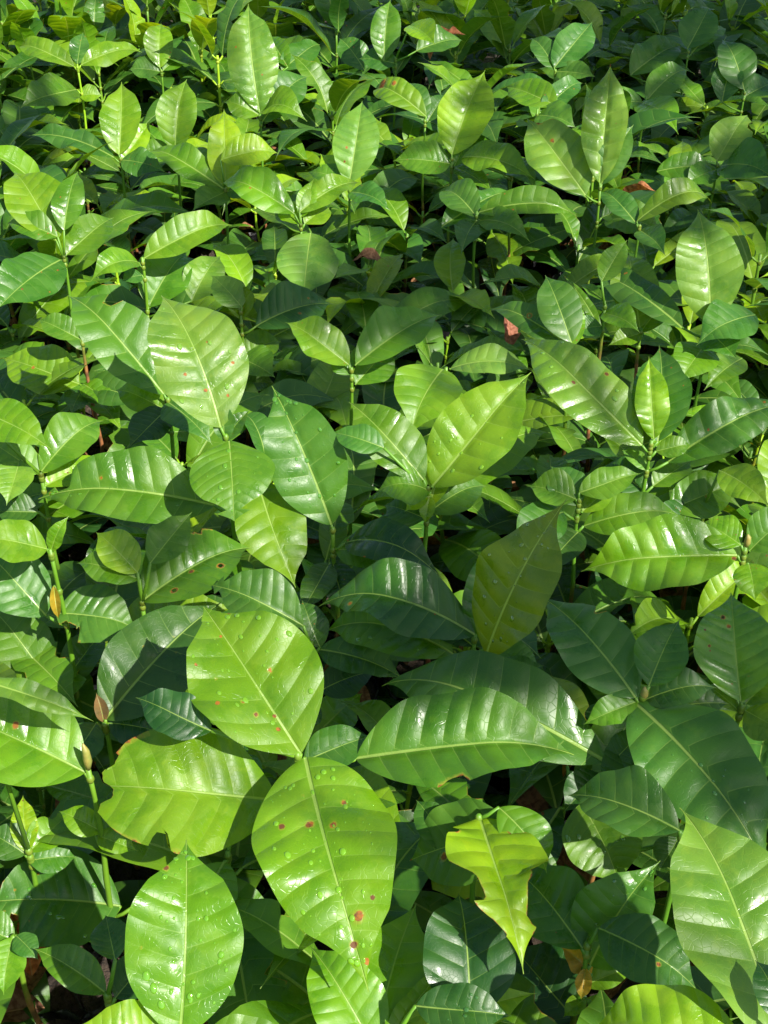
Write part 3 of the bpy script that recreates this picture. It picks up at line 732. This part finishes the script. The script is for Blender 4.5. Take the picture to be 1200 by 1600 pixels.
# the bed going on beyond the picture: one mass
def bed_mass():
    rg = random.Random(77); protos = []
    for i in range(5):
        me, _ = leaf_geo(rg.uniform(.4, .5), nv=8, nu=2, arch=rg.uniform(.06, .16), fold=.3, quilt=0, seed=i)
        protos.append(([v.co.copy() for v in me.vertices], [tuple(p.vertices) for p in me.polygons], [tuple(l.uv) for l in me.uv_layers['leaf'].data], [tuple(l.uv) for l in me.uv_layers['vein'].data])); bpy.data.meshes.remove(me)
    V, Fc, U1, U2 = [], [], [], []
    y = -.9
    while y < 6.2:
        x = -2.9
        while x < 2.9:
            px, py = x + rg.uniform(-.04, .04), y + rg.uniform(-.04, .04)
            xm = .14 + py * .262 + .17
            if (py > 3.5 or abs(px) > xm + .07) and not (math.hypot(px, py) < .42 or (py < .3 and abs(px) < .3)):
                h = rg.uniform(.26, .34)
                for k in range(8):
                    az = rg.uniform(0, 6.28); el = rg.uniform(-.4, .9) if k > 1 else rg.uniform(.4, 1.1); L = rg.uniform(.12, .18); b = Vector((px, py, h - .02 * k))
                    m = Vector((math.cos(az) * math.cos(el), math.sin(az) * math.cos(el), math.sin(el))); s = Vector((math.sin(az), -math.cos(az), 0)); n = s.cross(m)
                    M = Matrix((s, m, n)).transposed() * L; vs, fs, a1, a2 = rg.choice(protos); o = len(V)
                    V += [b + M @ q for q in vs]; Fc += [tuple(i + o for i in f) for f in fs]; U1 += a1; U2 += a2
            x += .17
        y += .16
    me = bpy.data.meshes.new('seedling_foliage'); me.from_pydata(V, [], Fc); me.update()
    l1 = me.uv_layers.new(name='leaf'); l2 = me.uv_layers.new(name='vein')
    l1.data.foreach_set('uv', [q for t in U1 for q in t]); l2.data.foreach_set('uv', [q for t in U2 for q in t])
    at = me.attributes.new('blem', 'FLOAT', 'POINT'); at.data.foreach_set('value', [-2.] * len(V))
    smooth(me); o = link('seedling_foliage', me, None, M_LEAF); o.color = GREENS['m'] + (.75,)
    tagit(o, 'mass of dark green seedling leaves filling the bed beyond the last rows', 'foliage', None, 'stuff')
bed_mass()

# the tree whose crown dapples the bed (stands behind and to the right of the viewer)
SHADE = [  # image region centre, radii (px), leaves
 (860,1010,280,65,110),(1120,1190,85,80,70),(560,1040,95,60,50),
 (700,410,210,60,120),(850,35,420,50,420),(1080,90,170,90,130),(30,200,60,50,30),(1130,300,50,50,16),(300,12,300,22,130),(640,860,110,50,46),(250,320,170,26,34),(600,545,170,30,40),(420,470,90,24,18),(180,880,70,30,12),(760,250,150,30,30),(960,420,110,30,24),(40,1090,40,30,8)]
def shade_tree():
    rg = random.Random(3); bm = bmesh.new(); V = []
    tips = []
    for (cx, cy, rx, ry, n) in SHADE:
        for _ in range(n):
            a = rg.uniform(0, 6.28); q = math.sqrt(rg.random()) * 1.05; px, py = cx + rx * q * math.cos(a), cy + ry * q * math.sin(a)
            p = at_h(px, py, .33); t = rg.uniform(3.3, 4.3); c = p + SUN * t; tips.append(c)
            L = rg.uniform(.032, .055) * (1 + .35 * max(0, p.y - 1)); az = rg.uniform(0, 6.28)
            m = Vector((math.cos(az), math.sin(az), rg.uniform(-.6, .4))).normalized(); s = m.cross(Vector((rg.uniform(-.5, .5) , rg.uniform(-.5, .5), 1))).normalized()
            pts = [c - m * L, c - m * L * .3 + s * L * .36, c + m * L * .45 + s * L * .32, c + m * L, c + m * L * .45 - s * L * .32, c - m * L * .3 - s * L * .36]
            bm.faces.new([bm.verts.new(x) for x in pts])
    me = bpy.data.meshes.new('crown'); bm.to_mesh(me); bm.free()
    root = bpy.data.objects.new('shade_tree', None); C.objects.link(root); root.location = (2.9, -2.6, 0)
    tagit(root, 'leafy shade tree standing beside the bed, casting dappled shade on the seedlings', 'tree')
    N = NT('tree_leaf'); N.b.inputs['Base Color'].default_value = (.05, .12, .02, 1); N.b.inputs['Roughness'].default_value = .5
    cr = link('crown', me, root, N.m); cr.location = -root.location
    bm = bmesh.new(); top = Vector((2.7, -1.9, 2.6)); tr = Vector((2.9, -2.6, 0))
    tube(bm, [tr, tr.lerp(top, .3) + Vector((.05, 0, 0)), tr.lerp(top, .7) - Vector((.05, 0, 0)), top], [.16, .12, .10, .07], 12)
    groups = {}
    for t in tips: groups.setdefault((round(t.x / .6), round(t.y / .6)), []).append(t)
    for g in groups.values():
        c = sum(g, Vector()) / len(g); m = top.lerp(c, .5) + Vector((0, 0, .2)); tube(bm, [top - Vector((0, 0, .1)), m, c], [.011, .008, .003], 6)
    me = bpy.data.meshes.new('trunk'); bm.to_mesh(me); bm.free(); smooth(me); t = link('trunk', me, root, M_BARK); t.location = -root.location
shade_tree()

# ------------------------------------------------------------------ litter and stones in the gaps
DEADM = []
for i in range(5):
    me, _ = leaf_geo(.42, nv=20, nu=5, arch=.18, fold=.9 - .1 * i, wave=.06, quilt=.004, seed=300 + i, twist=.6, name='fallen_leaf'); me.materials.clear(); me.materials.append(M_DEAD); DEADM.append(me)
def dead(px, py, h, L, az, col, label, el=0.):
    rg = random.Random(int(px)); p = at_h(px, py, h); o = place_leaf(None, p, R(az), R(el), L, rg.choice(DEADM), rg.uniform(-.4, .4)); o.name = 'fallen_leaf'
    o.color = col + (L / .2,); tagit(o, label, 'fallen leaf', 'dead leaves caught among the seedlings')
dead(150,575,.20,.09,10,(.22,.12,.05),'brown dead leaf lying in the gap beside the red stem on the left')
dead(962,318,.335,.07,-20,(.36,.15,.06),'crumpled brown leaf caught below the tall brown-tipped leaf',20)
dead(672,94,.36,.10,40,(.36,.14,.07),'small red-brown dead leaf near the top centre',20)
dead(600,412,.26,.05,170,(.20,.11,.06),'dull brown dead leaf in the dark gap above the v-shaped pair of leaves')
dead(50,1525,.17,.08,120,(.42,.13,.04),'orange-brown dead leaf on the soil at the near left corner',20)
dead(70,1575,.14,.07,200,(.16,.08,.05),'dark brown dead leaf lying on the soil at the bottom left edge')
dead(945,1535,.22,.05,60,(.34,.14,.07),'pinkish-brown dry leaf under the crumpled yellow leaf',10)
dead(880,1215,.20,.045,30,(.50,.22,.03),'small orange dead leaf in the dark gap right of the ribbed leaf',10)
dead(610,590,.22,.07,210,(.30,.16,.08),'pale brown dead leaf in the dark gap behind the bright middle seedling',5)
dead(795,545,.24,.06,100,(.36,.15,.09),'curled brown leaf behind the long pale leaf right of centre',40)
dead(835,640,.16,.08,30,(.12,.07,.04),'dark dead leaf on the soil beside the red stem right of centre')
def stone(px, py, h, r, label):
    rg = random.Random(int(px)); bm = bmesh.new(); bmesh.ops.create_icosphere(bm, subdivisions=3, radius=r)
    for v in bm.verts:
        q = noise.noise(v.co * (1.3 / r) + Vector((px, py, 0))); v.co *= 1 + .35 * q; v.co.z *= .55; v.co = Vector([round(c / (r * .34)) * r * .34 * .3 + c * .7 for c in v.co])
    me = bpy.data.meshes.new('stone'); bm.to_mesh(me); bm.free(); o = link('stone', me, None, M_STONE); o.location = at_h(px, py, h); tagit(o, label, 'stone', 'pale stones among the bags')
stone(376,664,.125,.020,'pale grey stone behind the round wet leaf'); stone(268,648,.125,.016,'small pale stone left of the tall broad leaf'); stone(35,1497,.125,.010,'small pale stone at the near left corner')
def litter():
    rg = random.Random(41); V, Fc, U1, U2 = [], [], [], []
    sh = []
    for i in range(4):
        me, _ = leaf_geo(rg.uniform(.35, .5), nv=8, nu=2, arch=.15, fold=rg.uniform(.3, 1.2), wave=.08, quilt=0, seed=600 + i, twist=rg.uniform(-1, 1))
        sh.append(([v.co.copy() for v in me.vertices], [tuple(p.vertices) for p in me.polygons], [tuple(l.uv) for l in me.uv_layers['leaf'].data], [tuple(l.uv) for l in me.uv_layers['vein'].data])); bpy.data.meshes.remove(me)
    for k in range(900):
        y = rg.uniform(.2, 2.6); x = rg.uniform(-1, 1) * (.2 + y * .3); z = rg.choice((.012, .128, .128, .134)); az = rg.uniform(0, 6.28); el = rg.uniform(-.15, .3); L = rg.uniform(.02, .07)
        m = Vector((math.cos(az) * math.cos(el), math.sin(az) * math.cos(el), math.sin(el))); q = Vector((math.sin(az), -math.cos(az), rg.uniform(-.4, .4))); n = q.cross(m)
        M = Matrix((q, m, n)).transposed() * L; vs, fs, a1, a2 = rg.choice(sh); o = len(V)
        V += [Vector((x, y, z)) + M @ p for p in vs]; Fc += [tuple(i + o for i in f) for f in fs]; U1 += a1; U2 += a2
    me = bpy.data.meshes.new('leaf_litter'); me.from_pydata(V, [], Fc); me.update()
    l1 = me.uv_layers.new(name='leaf'); l2 = me.uv_layers.new(name='vein')
    l1.data.foreach_set('uv', [q for t in U1 for q in t]); l2.data.foreach_set('uv', [q for t in U2 for q in t])
    smooth(me); o = link('leaf_litter', me, None, M_DEAD); o.color = (.26, .13, .06, .25)
    tagit(o, 'brown dead leaf litter scattered over the soil and bags under the seedlings', 'leaf litter', None, 'stuff')
litter()
